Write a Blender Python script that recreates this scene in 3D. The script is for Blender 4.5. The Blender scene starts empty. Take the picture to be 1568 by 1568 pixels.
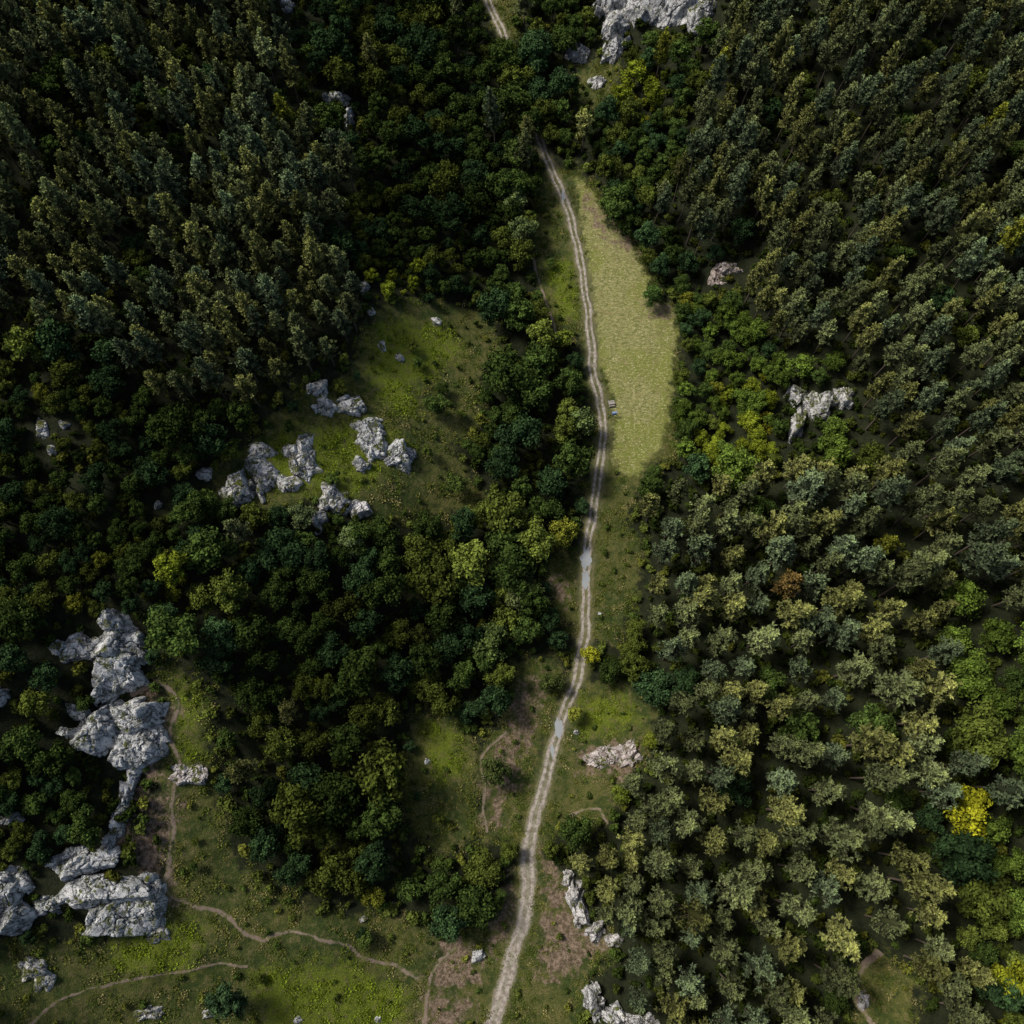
import bpy, bmesh, math, numpy as np
from math import radians, pi
from mathutils import Vector
rng = np.random.default_rng(7)
scene = bpy.context.scene
col = scene.collection

# ------------------------------------------------------------------ camera / light
CAM_H, PITCH, FPX = 220.0, radians(17), 784/math.tan(radians(30))
cam = bpy.data.cameras.new("camera"); camo = bpy.data.objects.new("camera", cam)
camo.location = (0, 0, CAM_H); camo.rotation_euler = (PITCH, 0, 0)
cam.sensor_width = 36; cam.angle = radians(60); cam.clip_end = 6000; cam.clip_start = 1
col.objects.link(camo); scene.camera = camo
SUN_EL, SUN_AZ = radians(52), radians(-62)      # azimuth clockwise from +Y
w = bpy.data.worlds.new("World"); scene.world = w; w.use_nodes = True
nt = w.node_tree; sky = nt.nodes.new("ShaderNodeTexSky"); sky.sky_type = 'NISHITA'
sky.sun_disc = False; sky.sun_elevation = SUN_EL; sky.sun_rotation = SUN_AZ
sky.dust_density = 4; sky.air_density = 1.0; sky.ozone_density = 0.7
bg = nt.nodes["Background"]; nt.links.new(sky.outputs[0], bg.inputs[0]); bg.inputs[1].default_value = 0.125
sun = bpy.data.lights.new("sun", 'SUN'); sun.energy = 4.0; sun.angle = radians(13); sun.color = (1, 0.95, 0.875)
suno = bpy.data.objects.new("sun", sun); col.objects.link(suno)
sd = Vector((math.sin(SUN_AZ)*math.cos(SUN_EL), math.cos(SUN_AZ)*math.cos(SUN_EL), math.sin(SUN_EL)))
suno.rotation_euler = sd.to_track_quat('Z', 'Y').to_euler()
scene.view_settings.view_transform = 'Standard'; scene.view_settings.look = 'None'
scene.view_settings.exposure = 0

# ------------------------------------------------------------------ numpy noise
def _h(ix, iy, iz, seed):
    n = (ix.astype(np.int64)*374761393 + iy.astype(np.int64)*668265263 + iz.astype(np.int64)*1274126177 + seed*974634777) & 0xffffffff
    n = ((n ^ (n >> 13))*1274126177) & 0xffffffff
    n = ((n ^ (n >> 16))*2246822519) & 0xffffffff
    return ((n ^ (n >> 15)) & 0xffffff)/float(0xffffff)
def vnoise(x, y, z=None, seed=0):
    x = np.asarray(x, float); y = np.asarray(y, float)
    z = np.zeros_like(x) if z is None else z
    ix, iy, iz = np.floor(x), np.floor(y), np.floor(z)
    fx, fy, fz = x-ix, y-iy, z-iz
    fx, fy, fz = [f*f*(3-2*f) for f in (fx, fy, fz)]
    r = 0
    for a in (0, 1):
        for b in (0, 1):
            for c in (0, 1):
                r = r + _h(ix+a, iy+b, iz+c, seed)*(fx if a else 1-fx)*(fy if b else 1-fy)*(fz if c else 1-fz)
    return r*2-1
def fbm(x, y, z=None, seed=0, o=4):
    r = 0; a = 1; f = 1
    for i in range(o):
        r = r + a*vnoise(x*f, y*f, None if z is None else z*f, seed+i); a *= .5; f *= 2.03
    return r/1.6

# ------------------------------------------------------------------ terrain
cP, sP = math.cos(PITCH), math.sin(PITCH)
def rays(uv):
    uv = np.atleast_2d(np.asarray(uv, float))
    dx = (uv[:, 0]-784)/FPX; dy = (784-uv[:, 1])/FPX
    return np.stack([dx, dy*cP+sP, dy*sP-cP], 1)
def flat(uv):
    d = rays(uv); t = CAM_H/(-d[:, 2]); return d[:, :2]*t[:, None]
ROAD = [(735,-60),(745,-10),(757,25),(768,50),(782,90),(800,140),(818,185),(828,215),(840,250),(858,290),(868,315),(877,345),(885,380),(893,430),(901,480),(906,530),(909,580),(919,615),(923,650),(921,690),(914,740),(905,800),(899,850),(897,890),(896,940),(894,985),(883,1040),(864,1090),(850,1140),(834,1200),(819,1250),(809,1310),(807,1365),(797,1420),(776,1500),(755,1568),(738,1640)]
roadw = flat(ROAD)
ry, rx = roadw[::-1, 1], roadw[::-1, 0]
def axis(y): return np.interp(y, ry, rx)
def H(x, y):
    x = np.asarray(x, float); y = np.asarray(y, float)
    xv = axis(y); d = x-xv
    wr = 7+15*np.exp(-((y-95)/50)**2); wl = 7+5*np.exp(-((y-110)/40)**2)
    a = np.maximum(0, d-wr); b = np.maximum(0, -d-wl)
    h = 46*(1-np.exp(-a*a/(2*58.**2))) + 42*(1-np.exp(-b*b/(2*60.**2)))
    e = 1-np.exp(-(a+b)/28)
    h = h + e*(5.5*fbm(x/42, y/42, seed=3, o=3)+1.0*fbm(x/9, y/9, seed=9, o=2))
    h = h + 0.2*np.clip((np.abs(d)-2.5)/3, 0, 1)*fbm(x/2.2, y/2.2, seed=19, o=2)
    return h
def unproj(uv):
    d = rays(uv); n = len(d)
    zs = np.linspace(75, -8, 180)
    t = (CAM_H-zs)[None, :]/(-d[:, 2:3])
    X = d[:, 0:1]*t; Y = d[:, 1:2]*t
    below = H(X, Y) >= zs[None, :]
    i = np.where(below.any(1), below.argmax(1), 179)
    i = np.maximum(i, 1)
    r = np.arange(n)
    g1 = zs[i]-H(X, Y)[r, i]; g0 = zs[i-1]-H(X, Y)[r, i-1]
    f = np.clip(g0/(g0-g1+1e-9), 0, 1)
    return np.stack([X[r, i-1]*(1-f)+X[r, i]*f, Y[r, i-1]*(1-f)+Y[r, i]*f], 1)
def sdf(poly, x, y):
    """positive inside, metres"""
    x = x.ravel(); y = y.ravel()
    dm = np.full(x.shape, 1e9); ins = np.zeros(x.shape, bool)
    n = len(poly)
    for i in range(n):
        ax, ay = poly[i]; bx, by = poly[(i+1) % n]
        ex, ey = bx-ax, by-ay
        px, py = x-ax, y-ay
        t = np.clip((px*ex+py*ey)/(ex*ex+ey*ey+1e-9), 0, 1)
        dm = np.minimum(dm, (px-ex*t)**2+(py-ey*t)**2)
        c = ((ay > y) != (by > y)) & (x < (bx-ax)*(y-ay)/((by-ay) if by != ay else 1e-9)+ax)
        ins ^= c
    dm = np.sqrt(dm)
    return np.where(ins, dm, -dm)

# ground survey polygons (traced outlines -> world metres on the terrain)
P = {}
P['open'] = [
 [(832,270),(880,252),(915,290),(930,345),(968,368),(996,420),(1003,458),(1040,466),(1038,560),(1030,640),(1040,690),(1000,715),(975,760),(955,800),(985,830),(972,920),(940,985),(905,985),(900,1050),(870,1060),(885,980),(885,890),(900,780),(905,690),(908,640),(895,560),(888,515),(850,515),(820,430),(812,380)],
 [(570,475),(610,465),(680,462),(750,485),(772,540),(735,580),(735,640),(690,690),(750,765),(690,785),(620,795),(575,800),(540,760),(520,720),(450,780),(335,765),(325,725),(400,665),(460,600),(520,585),(545,540)],
 [(250,1005),(320,1060),(325,1180),(345,1260),(370,1335),(480,1395),(620,1405),(690,1430),(640,1620),(-60,1620),(-60,1455),(100,1440),(230,1440),(255,1350),(240,1250),(240,1100)],
 [(632,1090),(700,1095),(732,1150),(740,1270),(690,1310),(635,1280),(615,1190)],
 [(785,1015),(850,1005),(865,1050),(845,1120),(815,1200),(795,1290),(738,1290),(736,1150),(770,1100)],
 [(875,1045),(960,1040),(1005,1085),(995,1150),(955,1200),(925,1260),(850,1265),(830,1310),(870,1340),(890,1400),(950,1450),(900,1500),(890,1620),(640,1620),(655,1480),(700,1420),(760,1400),(790,1320),(795,1220),(850,1110)],
 [(836,850),(885,840),(886,980),(842,930)],
 [(735,-60),(790,-40),(800,20),(785,60),(765,60),(745,15)],
 [(1310,1500),(1345,1450),(1400,1500),(1400,1600),(1310,1600)],
 [(885,95),(950,85),(940,140),(905,170),(880,150)],
]
P['vivid'] = [
 [(575,480),(680,490),(720,540),(640,600),(650,640),(600,640),(560,590),(560,520)],
 [(430,650),(560,640),(640,680),(560,760),(480,770),(360,740)],
 [(260,1020),(310,1060),(315,1170),(270,1180),(255,1100)],
 [(160,1420),(320,1400),(300,1500),(160,1500)],
 [(880,1060),(960,1060),(990,1110),(930,1130),(890,1150)],
 [(830,400),(880,380),(890,490),(850,500)],
 [(640,1100),(700,1110),(720,1180),(660,1210)],
 [(380,1480),(520,1460),(640,1520),(600,1600),(400,1600)],
]
P['mown'] = [
 [(880,268),(914,300),(927,345),(964,368),(992,425),(1002,463),(1035,470),(1032,560),(1022,635),(1010,690),(960,735),(938,700),(936,600),(918,560),(912,490),(903,420),(893,360)],
]
P['dirt'] = [
 [(795,1040),(835,1035),(822,1120),(792,1200),(772,1270),(742,1270),(742,1200),(765,1130)],
 [(665,1440),(720,1425),(735,1470),(725,1530),(670,1530),(655,1490)],
 [(830,1290),(862,1330),(885,1400),(930,1450),(870,1500),(815,1510),(830,1400)],
 [(760,1350),(800,1330),(795,1400),(760,1470),(735,1480)],
 [(890,292),(915,300),(930,345),(966,365),(985,395),(935,375),(905,345)],
 [(840,880),(880,890),(870,925),(840,920)],
 [(980,462),(1036,468),(1034,492),(990,480)],
 [(190,1080),(240,1050),(280,1090),(262,1150),(230,1210),(200,1250),(200,1170)],
 [(170,1290),(270,1180),(275,1250),(262,1380),(225,1400),(200,1330)],
 [(640,1520),(720,1530),(720,1600),(640,1600)],
 [(885,1140),(985,1140),(970,1200),(890,1190)],
]
PW = {k: [unproj(p) for p in v] for k, v in P.items()}
TRAILS = [
 ([(200,1065),(225,1052),(242,1045),(262,1056),(272,1075),(266,1100),(260,1128),(268,1150),(277,1175),(270,1205),(264,1235),(266,1270),(260,1300),(257,1335),(250,1352),(264,1375),(285,1380),(300,1388),(322,1392),(350,1405),(368,1425),(400,1440),(425,1430),(460,1428),(500,1441),(530,1447),(562,1468),(590,1475),(640,1500)],0.36),
 ([(40,1575),(80,1540),(130,1515),(180,1505),(250,1492),(300,1485),(340,1475),(380,1480)],0.24),
 ([(650,1600),(655,1520),(668,1480),(700,1450)],0.4),
 ([(745,1275),(740,1240),(742,1200),(738,1160),(775,1120)],0.26),
 ([(875,1248),(890,1243),(915,1238),(922,1246),(930,1262)],0.32),
 ([(815,390),(822,420),(835,460),(852,510)],0.28),
 ([(1348,1455),(1318,1490),(1312,1525),(1337,1580)],0.45),
]
def spline(pts, step):
    pts = np.asarray(pts, float); n = len(pts)
    out = []
    for i in range(n-1):
        p0, p1, p2, p3 = pts[max(i-1, 0)], pts[i], pts[i+1], pts[min(i+2, n-1)]
        m = max(2, int(np.linalg.norm(p2-p1)/step))
        for j in range(m):
            t = j/m
            out.append(.5*((2*p1)+(-p0+p2)*t+(2*p0-5*p1+4*p2-p3)*t*t+(-p0+3*p1-3*p2+p3)*t**3))
    out.append(pts[-1]); return np.array(out)
road_c = spline(unproj(ROAD), 0.7)
road_c = road_c+np.stack([.35*fbm(road_c[:, 1]/6, road_c[:, 1]*0, seed=71), 0*road_c[:, 1]], 1)

fx = np.arange(-215, 215.01, 0.8); fy = np.arange(-105, 325.01, 0.8)
def ext(a):
    s = []; v = a[-1]; st = 4.
    while v < 3500: v += st; st *= 1.35; s.append(v)
    s2 = []; v = a[0]; st = 4.
    while v > -3500: v -= st; st *= 1.35; s2.append(v)
    return np.array(s2[::-1]+list(a)+s)
gx, gy = ext(fx), ext(fy)
X, Y = np.meshgrid(gx, gy); Z = H(X, Y)
NX, NY = len(gx), len(gy)
inn = ((X > -216) & (X < 216) & (Y > -106) & (Y < 326)).ravel()
def layer(k):
    r = np.full(X.size, -30.)
    xs, ys = X.ravel()[inn], Y.ravel()[inn]
    m = np.full(xs.size, -30.)
    for p in PW[k]: m = np.maximum(m, sdf(p, xs, ys))
    r[inn] = m; return r
L = {k: layer(k) for k in P}
def distpoly(pts, x, y):
    d = np.full(x.shape, 1e9)
    for i in range(len(pts)-1):
        ax, ay = pts[i]; ex, ey = pts[i+1]-pts[i]
        t = np.clip(((x-ax)*ex+(y-ay)*ey)/(ex*ex+ey*ey+1e-9), 0, 1)
        d = np.minimum(d, (x-ax-ex*t)**2+(y-ay-ey*t)**2)
    return np.sqrt(d)
rd = np.full(X.size, 50.); rd[inn] = distpoly(road_c[::5], X.ravel()[inn], Y.ravel()[inn])
def lut(arr, x, y):
    A = arr.reshape(NY, NX)
    i = np.clip(np.searchsorted(gx, x)-1, 0, NX-2); j = np.clip(np.searchsorted(gy, y)-1, 0, NY-2)
    fx_ = (x-gx[i])/(gx[i+1]-gx[i]); fy_ = (y-gy[j])/(gy[j+1]-gy[j])
    return (A[j, i]*(1-fx_)*(1-fy_)+A[j, i+1]*fx_*(1-fy_)+A[j+1, i]*(1-fx_)*fy_+A[j+1, i+1]*fx_*fy_)

def mesh_from(name, V, F, smooth=False):
    me = bpy.data.meshes.new(name)
    V = np.asarray(V, np.float32); F = np.asarray(F, np.int32)
    k = F.shape[1]
    me.vertices.add(len(V)); me.vertices.foreach_set("co", V.ravel())
    me.loops.add(F.size); me.loops.foreach_set("vertex_index", F.ravel())
    me.polygons.add(len(F)); me.polygons.foreach_set("loop_start", np.arange(0, F.size, k, dtype=np.int32))
    if smooth: me.polygons.foreach_set("use_smooth", np.ones(len(F), bool))
    me.update(calc_edges=True); return me
def fattr(me, name, a, typ='FLOAT', dom='POINT', key='value'):
    at = me.attributes.new(name, typ, dom); at.data.foreach_set(key, np.asarray(a, np.float32).ravel())

idx = np.arange(NX*NY).reshape(NY, NX)
F = np.stack([idx[:-1, :-1], idx[:-1, 1:], idx[1:, 1:], idx[1:, :-1]], -1).reshape(-1, 4)
gme = mesh_from("ground", np.stack([X.ravel(), Y.ravel(), Z.ravel()], 1), F, True)
for k in L: fattr(gme, "m_"+k, np.clip(L[k]/8, -1, 1))
fattr(gme, "m_road", np.clip(rd/8, 0, 1))

# ------------------------------------------------------------------ node helper
class NT:
    def __init__(s, name):
        s.m = bpy.data.materials.new(name); s.m.use_nodes = True; s.t = s.m.node_tree
        s.b = s.t.nodes["Principled BSDF"]; s.b.inputs["Specular IOR Level"].default_value = .15
        s.b.inputs["Roughness"].default_value = .85
        s.out = s.t.nodes["Material Output"]
    def n(s, typ, **kw):
        nd = s.t.nodes.new(typ)
        for k, v in kw.items(): setattr(nd, k, v)
        return nd
    def set(s, sock, v):
        if isinstance(v, bpy.types.NodeSocket): s.t.links.new(v, sock)
        elif isinstance(v, (tuple, list)) and len(v) == 3 and sock.type == 'RGBA': sock.default_value = (*v, 1)
        else: sock.default_value = v
    def pos(s): return s.n("ShaderNodeNewGeometry").outputs["Position"]
    def noise(s, scale, detail=4, vec=None, rough=.6, col=False, dist=0):
        nd = s.n("ShaderNodeTexNoise"); nd.inputs["Scale"].default_value = scale; nd.inputs["Detail"].default_value = min(detail, 4)
        nd.inputs["Roughness"].default_value = rough; nd.inputs["Distortion"].default_value = dist
        s.set(nd.inputs["Vector"], vec if vec is not None else s.pos()); return nd.outputs["Color" if col else "Fac"]
    def math(s, op, a, b=0., c=0.):
        nd = s.n("ShaderNodeMath", operation=op); s.set(nd.inputs[0], a); s.set(nd.inputs[1], b); s.set(nd.inputs[2], c); return nd.outputs[0]
    def mix(s, f, a, b, mode='MIX'):
        nd = s.n("ShaderNodeMix", data_type='RGBA', blend_type=mode)
        s.set(nd.inputs[0], f); s.set(nd.inputs[6], a); s.set(nd.inputs[7], b); return nd.outputs[2]
    def ramp(s, f, lo, hi, a=0., b=1.):
        nd = s.n("ShaderNodeMapRange", interpolation_type='SMOOTHSTEP'); s.set(nd.inputs[0], f)
        for i, v in zip((1, 2, 3, 4), (lo, hi, a, b)): nd.inputs[i].default_value = v
        return nd.outputs[0]
    def attr(s, name, typ='GEOMETRY', o="Fac"):
        nd = s.n("ShaderNodeAttribute", attribute_type=typ, attribute_name=name); return nd.outputs[o]
    def scalevec(s, v, sc, rot=0):
        nd = s.n("ShaderNodeMapping"); nd.inputs["Scale"].default_value = sc; nd.inputs["Rotation"].default_value = (0, 0, rot)
        s.set(nd.inputs[0], v); return nd.outputs[0]
    def bump(s, h, strength, dist):
        nd = s.n("ShaderNodeBump"); nd.inputs["Strength"].default_value = strength; nd.inputs["Distance"].default_value = dist
        s.set(nd.inputs["Height"], h); s.t.links.new(nd.outputs[0], s.b.inputs["Normal"])

def grass_color(m):
    n1 = m.noise(.09, 4, rough=.7); n2 = m.noise(.6, 4, rough=.75); n3 = m.noise(4.0, 3, rough=.8)
    c = m.mix(m.ramp(n1, .40, .60), (.044, .064, .011), (.11, .112, .026))
    c = m.mix(m.ramp(n2, .48, .64, 0, .85), c, (.165, .14, .055))
    c = m.mix(m.ramp(n2, .46, .34, 0, .85), c, (.020, .034, .008))
    c = m.mix(m.ramp(n3, .40, .68), m.mix(.65, c, (.02, .03, .008)), c)
    return c, n2, n3

g = NT("ground_mat")
gc, n2, n3 = grass_color(g)
nE = g.math('SUBTRACT', g.noise(.35, 4, rough=.7), .5)
def thr(name, amp, lo, hi): return g.ramp(g.math('ADD', g.attr(name), g.math('MULTIPLY', nE, amp)), lo, hi)
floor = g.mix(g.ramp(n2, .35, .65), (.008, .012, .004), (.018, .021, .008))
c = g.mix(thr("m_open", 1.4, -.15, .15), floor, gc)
viv = g.mix(g.ramp(n3, .3, .7), (.055, .085, .008), (.155, .18, .014))
viv = g.mix(g.ramp(n2, .50, .64, 0, .7), viv, gc)
c = g.mix(g.math('MULTIPLY', thr("m_vivid", 2.0, -.1, .5), .85), c, viv)
streak = g.noise(1.1, 4, g.scalevec(g.pos(), (.6, 1.7, 1), .12), .85, dist=.6)
big = g.noise(.05, 3)
mown = g.mix(g.ramp(streak, .42, .57), (.11, .125, .030), (.235, .225, .085))
mown = g.mix(g.ramp(big, .44, .56, 0, .7), mown, (.13, .155, .02))
mown = g.mix(g.ramp(g.noise(1.5, 4, g.scalevec(g.pos(), (.8, 1.4, 1)), rough=.9), .53, .61, 0, .85), mown, (.42, .38, .22))
mown = g.mix(g.ramp(g.noise(.25, 4, rough=.8), .53, .64, 0, .5), mown, (.17, .14, .06))
c = g.mix(thr("m_mown", 1.1, -.12, .14), c, mown)
dirt = g.mix(g.ramp(g.noise(1.3, 4, rough=.75), .38, .64), (.075, .052, .034), (.24, .175, .13))
c = g.mix(g.math('MULTIPLY', thr("m_dirt", 3.0, -.05, .4), .85), c, dirt)
rdm = g.math('ADD', g.attr("m_road"), g.math('MULTIPLY', nE, .5))
c = g.mix(g.ramp(rdm, .12, .36, .6, 0), c, (.15, .14, .075))
g.set(g.b.inputs["Base Color"], c)
g.bump(g.math('ADD', n3, g.math('MULTIPLY', n2, 2.)), .9, .3)
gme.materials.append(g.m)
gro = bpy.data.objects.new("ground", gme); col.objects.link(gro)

# ------------------------------------------------------------------ road and trails
def ribbon(name, c, half, mat, off=.05, na=9, jit=.25, seed=1):
    c = np.asarray(c); t = np.gradient(c, axis=0); t /= np.linalg.norm(t, axis=1)[:, None]+1e-9
    nrm = np.stack([t[:, 1], -t[:, 0]], 1)
    s = np.concatenate([[0], np.cumsum(np.linalg.norm(np.diff(c, axis=0), axis=1))])
    half = np.broadcast_to(half, s.shape)
    wl = half*(1+jit*fbm(s/3.5, s*0, seed=seed)); wr = half*(1+jit*fbm(s/3.5, s*0+50, seed=seed+5))
    a = np.linspace(-1, 1, na)
    W = np.where(a[None] < 0, wl[:, None], wr[:, None])*a[None]
    V = c[:, None, :]+nrm[:, None, :]*W[..., None]
    x, y = V[..., 0].ravel(), V[..., 1].ravel()
    edge = np.tile(np.abs(a), len(c))
    z = lut(Z.ravel(), x, y)+off*np.where(edge > .99, .1, 1.)
    id_ = np.arange(len(c)*na).reshape(-1, na)
    F = np.stack([id_[:-1, :-1], id_[:-1, 1:], id_[1:, 1:], id_[1:, :-1]], -1).reshape(-1, 4)
    me = mesh_from(name, np.stack([x, y, z], 1), F, True)
    fattr(me, "across", np.tile(a, len(c))); fattr(me, "along", np.repeat(s, na))
    me.materials.append(mat)
    o = bpy.data.objects.new(name, me); col.objects.link(o); return o
r = NT("dirt_road_mat")
rgc, rn2, rn3 = grass_color(r)
ac = r.math('ABSOLUTE', r.attr("across"))
rut = r.ramp(r.math('ABSOLUTE', r.math('SUBTRACT', ac, .45)), .10, .30, 1, 0)
al = r.attr("along")
dn = r.noise(.9, 4, rough=.7)
dcol = r.mix(r.ramp(dn, .35, .65), (.16, .135, .11), (.35, .315, .27))
gp = r.math('MULTIPLY', r.ramp(al, 225, 320, 1, .35), r.ramp(r.noise(.5, 4), .3, .6, .4, 1.))
gm = r.math('MULTIPLY', r.math('SUBTRACT', 1., rut), gp)
ed = r.ramp(r.math('ADD', ac, r.math('MULTIPLY', r.math('SUBTRACT', r.noise(.9, 4, rough=.75), .5), 1.9)), .62, .95)
rc = r.mix(r.math('MAXIMUM', gm, ed), dcol, r.mix(.3, rgc, (.13, .115, .06)))
r.set(r.b.inputs["Base Color"], rc); r.bump(rn3, .5, .1)
yy = road_c[:, 1]
hw = np.interp(yy, [-60, -10, 10, 60, 180, 240], [2.2, 2.0, 1.7, 1.6, 1.6, 1.6])
ribbon("dirt_road", road_c, hw, r.m, .06, 13, .3, 4)
tm = NT("trail_mat")
tg, _, _ = grass_color(tm)
ta = tm.math('ADD', tm.math('ABSOLUTE', tm.attr("across")), tm.math('MULTIPLY', tm.math('SUBTRACT', tm.noise(.45, 4, rough=.8), .5), 5.))
tm.set(tm.b.inputs["Base Color"], tm.mix(tm.ramp(ta, .1, 1.1), tm.mix(tm.noise(2, 4), (.09, .065, .045), (.23, .18, .14)), tg))
for i, (t, hw_) in enumerate(TRAILS):
    tc = spline(unproj(t), .5); tc = tc+np.stack([fbm(tc[:, 0]/3, tc[:, 1]/3, seed=5), fbm(tc[:, 0]/3, tc[:, 1]/3, seed=6)], 1)*.45
    ribbon("footpath", tc, hw_*1.35, tm.m, .05, 7, .6, 20+i)
TR_W = [spline(unproj(t), 2.) for t, _ in TRAILS]

pm = NT("puddle_mat"); pm.b.inputs["Base Color"].default_value = (.24, .255, .255, 1); pm.b.inputs["Roughness"].default_value = .12
pm.b.inputs["Specular IOR Level"].default_value = .5
def puddle(u, v, a, b, seed):
    c = unproj([(u, v)])[0]; n = 48
    th = np.linspace(0, 2*pi, n, endpoint=False); rr = 1+.6*fbm(np.cos(th)*2+seed, np.sin(th)*2, seed=seed)
    x = c[0]+a*rr*np.cos(th); y = c[1]+b*rr*np.sin(th)
    z = float(np.max(lut(Z.ravel(), x, y)))+.08
    bm = bmesh.new(); bm.faces.new([bm.verts.new((x[i], y[i], z)) for i in range(n)])
    me = bpy.data.meshes.new("puddle"); bm.to_mesh(me); me.materials.append(pm.m)
    col.objects.link(bpy.data.objects.new("puddle", me))
puddle(898, 855, 1.2, 2.9, 1); puddle(897, 887, .8, 2.5, 2); puddle(856, 1114, .8, 2.6, 3); puddle(846, 1150, .45, 1.6, 4); puddle(862, 300, .45, 1.6, 5)

# ------------------------------------------------------------------ limestone outcrops
rk = NT("limestone_mat")
geo = rk.n("ShaderNodeNewGeometry")
sep = rk.n("ShaderNodeSeparateXYZ"); rk.set(sep.inputs[0], geo.outputs["Normal"])
rp = rk.pos()
base = rk.mix(rk.ramp(rk.noise(.45, 4, rough=.7), .36, .58), (.25, .26, .255), (.56, .565, .555))
streakn = rk.noise(1.0, 4, rk.scalevec(rp, (1.6, 1.6, .35)), .85)
base = rk.mix(rk.ramp(streakn, .52, .63, 0, .82), base, (.085, .09, .078))
vo = rk.n("ShaderNodeTexVoronoi", feature='DISTANCE_TO_EDGE'); vo.inputs["Scale"].default_value = .30
wv = rk.n("ShaderNodeVectorMath", operation='ADD'); rk.set(wv.inputs[0], rk.scalevec(rp, (1, 1, .5)))
nv = rk.n("ShaderNodeVectorMath", operation='SCALE'); rk.set(nv.inputs[0], rk.noise(.5, 4, col=True)); nv.inputs[3].default_value = 3.2
rk.set(wv.inputs[1], nv.outputs[0]); rk.set(vo.inputs["Vector"], wv.outputs[0])
crack = rk.ramp(vo.outputs[0], .0, .05, 1, 0)
base = rk.mix(rk.math('MULTIPLY', crack, .85), base, (.03, .032, .026))
pinkf = rk.attr("pink")
base = rk.mix(pinkf, base, rk.mix(.5, base, (.36, .23, .17)))
mossf = rk.math('MULTIPLY', rk.ramp(sep.outputs[2], .45, .9), rk.ramp(rk.math('ADD', rk.noise(.4, 4, rough=.75), rk.math('MULTIPLY', rk.attr("moss"), .2)), .53, .59))
base = rk.mix(mossf, base, rk.mix(rk.ramp(rk.noise(2.5, 3), .35, .65), (.03, .042, .008), (.10, .11, .02)))
rk.set(rk.b.inputs["Base Color"], base); rk.b.inputs["Roughness"].default_value = .9
rk.bump(rk.math('ADD', rk.noise(1.4, 4, rough=.8), rk.math('MULTIPLY', rk.ramp(vo.outputs[0], 0, .1), .5)), 1., .5)
def ico(sub):
    bm = bmesh.new(); bmesh.ops.create_icosphere(bm, subdivisions=sub, radius=1)
    V = np.array([v.co[:] for v in bm.verts]); F = np.array([[v.index for v in f.verts] for f in bm.faces]); bm.free(); return V, F
ICO = {s: ico(s) for s in (4, 5, 6)}
def block(cx, cy, rx_, ry_, h, seed, sub=5):
    rg = np.random.default_rng(seed); D, F = ICO[sub]
    npl = 11; rr = np.full(len(D), 1.6)
    for i in range(npl):
        if i == 0: n = np.array([rg.normal()*.35, rg.normal()*.35, 1.])
        else:
            th = 2*pi*i/(npl-1)*1.0+rg.normal()*.6; n = np.array([math.cos(th), math.sin(th), rg.choice([.05, .2, .45, .9, 1.4])+rg.normal()*.1])
        n /= np.linalg.norm(n)
        dt = D@n; hh = rg.uniform(.62, 1.05)
        rr = np.minimum(rr, np.where(dt > .05, hh/np.maximum(dt, .05), 9))
    V = D*rr[:, None]
    sc = max(rx_, ry_, h*.7)
    p = V*np.array([rx_, ry_, h])
    rot = rg.uniform(0, pi) if abs(rx_-ry_) < .3*rx_ else rg.normal()*.3
    k = 1/max(1.2, min(sc*.4, 1.9))
    ds = fbm(p[:, 0]*k+seed, p[:, 1]*k, p[:, 2]*k*.6, seed, 5)
    rid = np.abs(fbm(p[:, 0]*k*.9-seed, p[:, 1]*k*.9, p[:, 2]*k*.3, seed+7, 3))
    rid = -np.clip(.085-rid, 0, 1)*6
    p = p+D*((ds*.17+rid*.45)*min(sc, 3.6))[:, None]
    c, s = math.cos(rot), math.sin(rot)
    p = np.stack([p[:, 0]*c-p[:, 1]*s, p[:, 0]*s+p[:, 1]*c, p[:, 2]], 1)
    gz = float(H(cx, cy))
    return p+np.array([cx, cy, gz-.12*h]), F
ROCKS = []
def outcrop(name, parts, pink=0., moss=0., seed=0, k=1.0):
    Vs, Fs = [], []; off = 0
    rg = np.random.default_rng(seed+99)
    for (u, v, pa, pb, h, n) in parts:
        c = unproj([(u, v)])[0]
        dist = math.hypot(c[0], c[1], CAM_H)/FPX*.97*k
        A, B = pa*dist, pb*dist; h = h*.85
        ROCKS.append((c[0], c[1], A, B))
        big = [(c[0], c[1], .88, .88, 1.)]
        for j in range(min(n, 4)):
            th = 2*pi*j/min(n, 4)+rg.normal()*.5; q = rg.uniform(.5, .85)
            big.append((c[0]+A*q*math.cos(th), c[1]+B*q*math.sin(th), rg.uniform(.28, .52), rg.uniform(.28, .52), rg.uniform(.35, .85)))
        for j, (x, y, fa, fb, g_) in enumerate(big):
            if n == 1 and j > 1: break
            V, Fc = block(x, y, A*fa*1.15, B*fb*1.15, h*g_, seed*31+j*7+int(u), 6 if A*fa > 2.4 else (5 if A*fa > .8 else 4))
            Vs.append(V); Fs.append(Fc+off); off += len(V)
    V = np.concatenate(Vs); me = mesh_from(name, V, np.concatenate(Fs), False)
    fattr(me, "pink", np.full(len(V), pink)); fattr(me, "moss", np.full(len(V), moss))
    me.materials.append(rk.m)
    col.objects.link(bpy.data.objects.new(name, me))
outcrop("limestone_outcrop", [(536,622,26,13,4,4),(562,655,26,15,5,4),(608,697,25,24,5,5),(572,682,26,22,5,4),(552,712,16,11,3,3),(495,622,17,13,3,3),(484,597,15,11,2.5,2)], 0, .1, 1)
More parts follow.
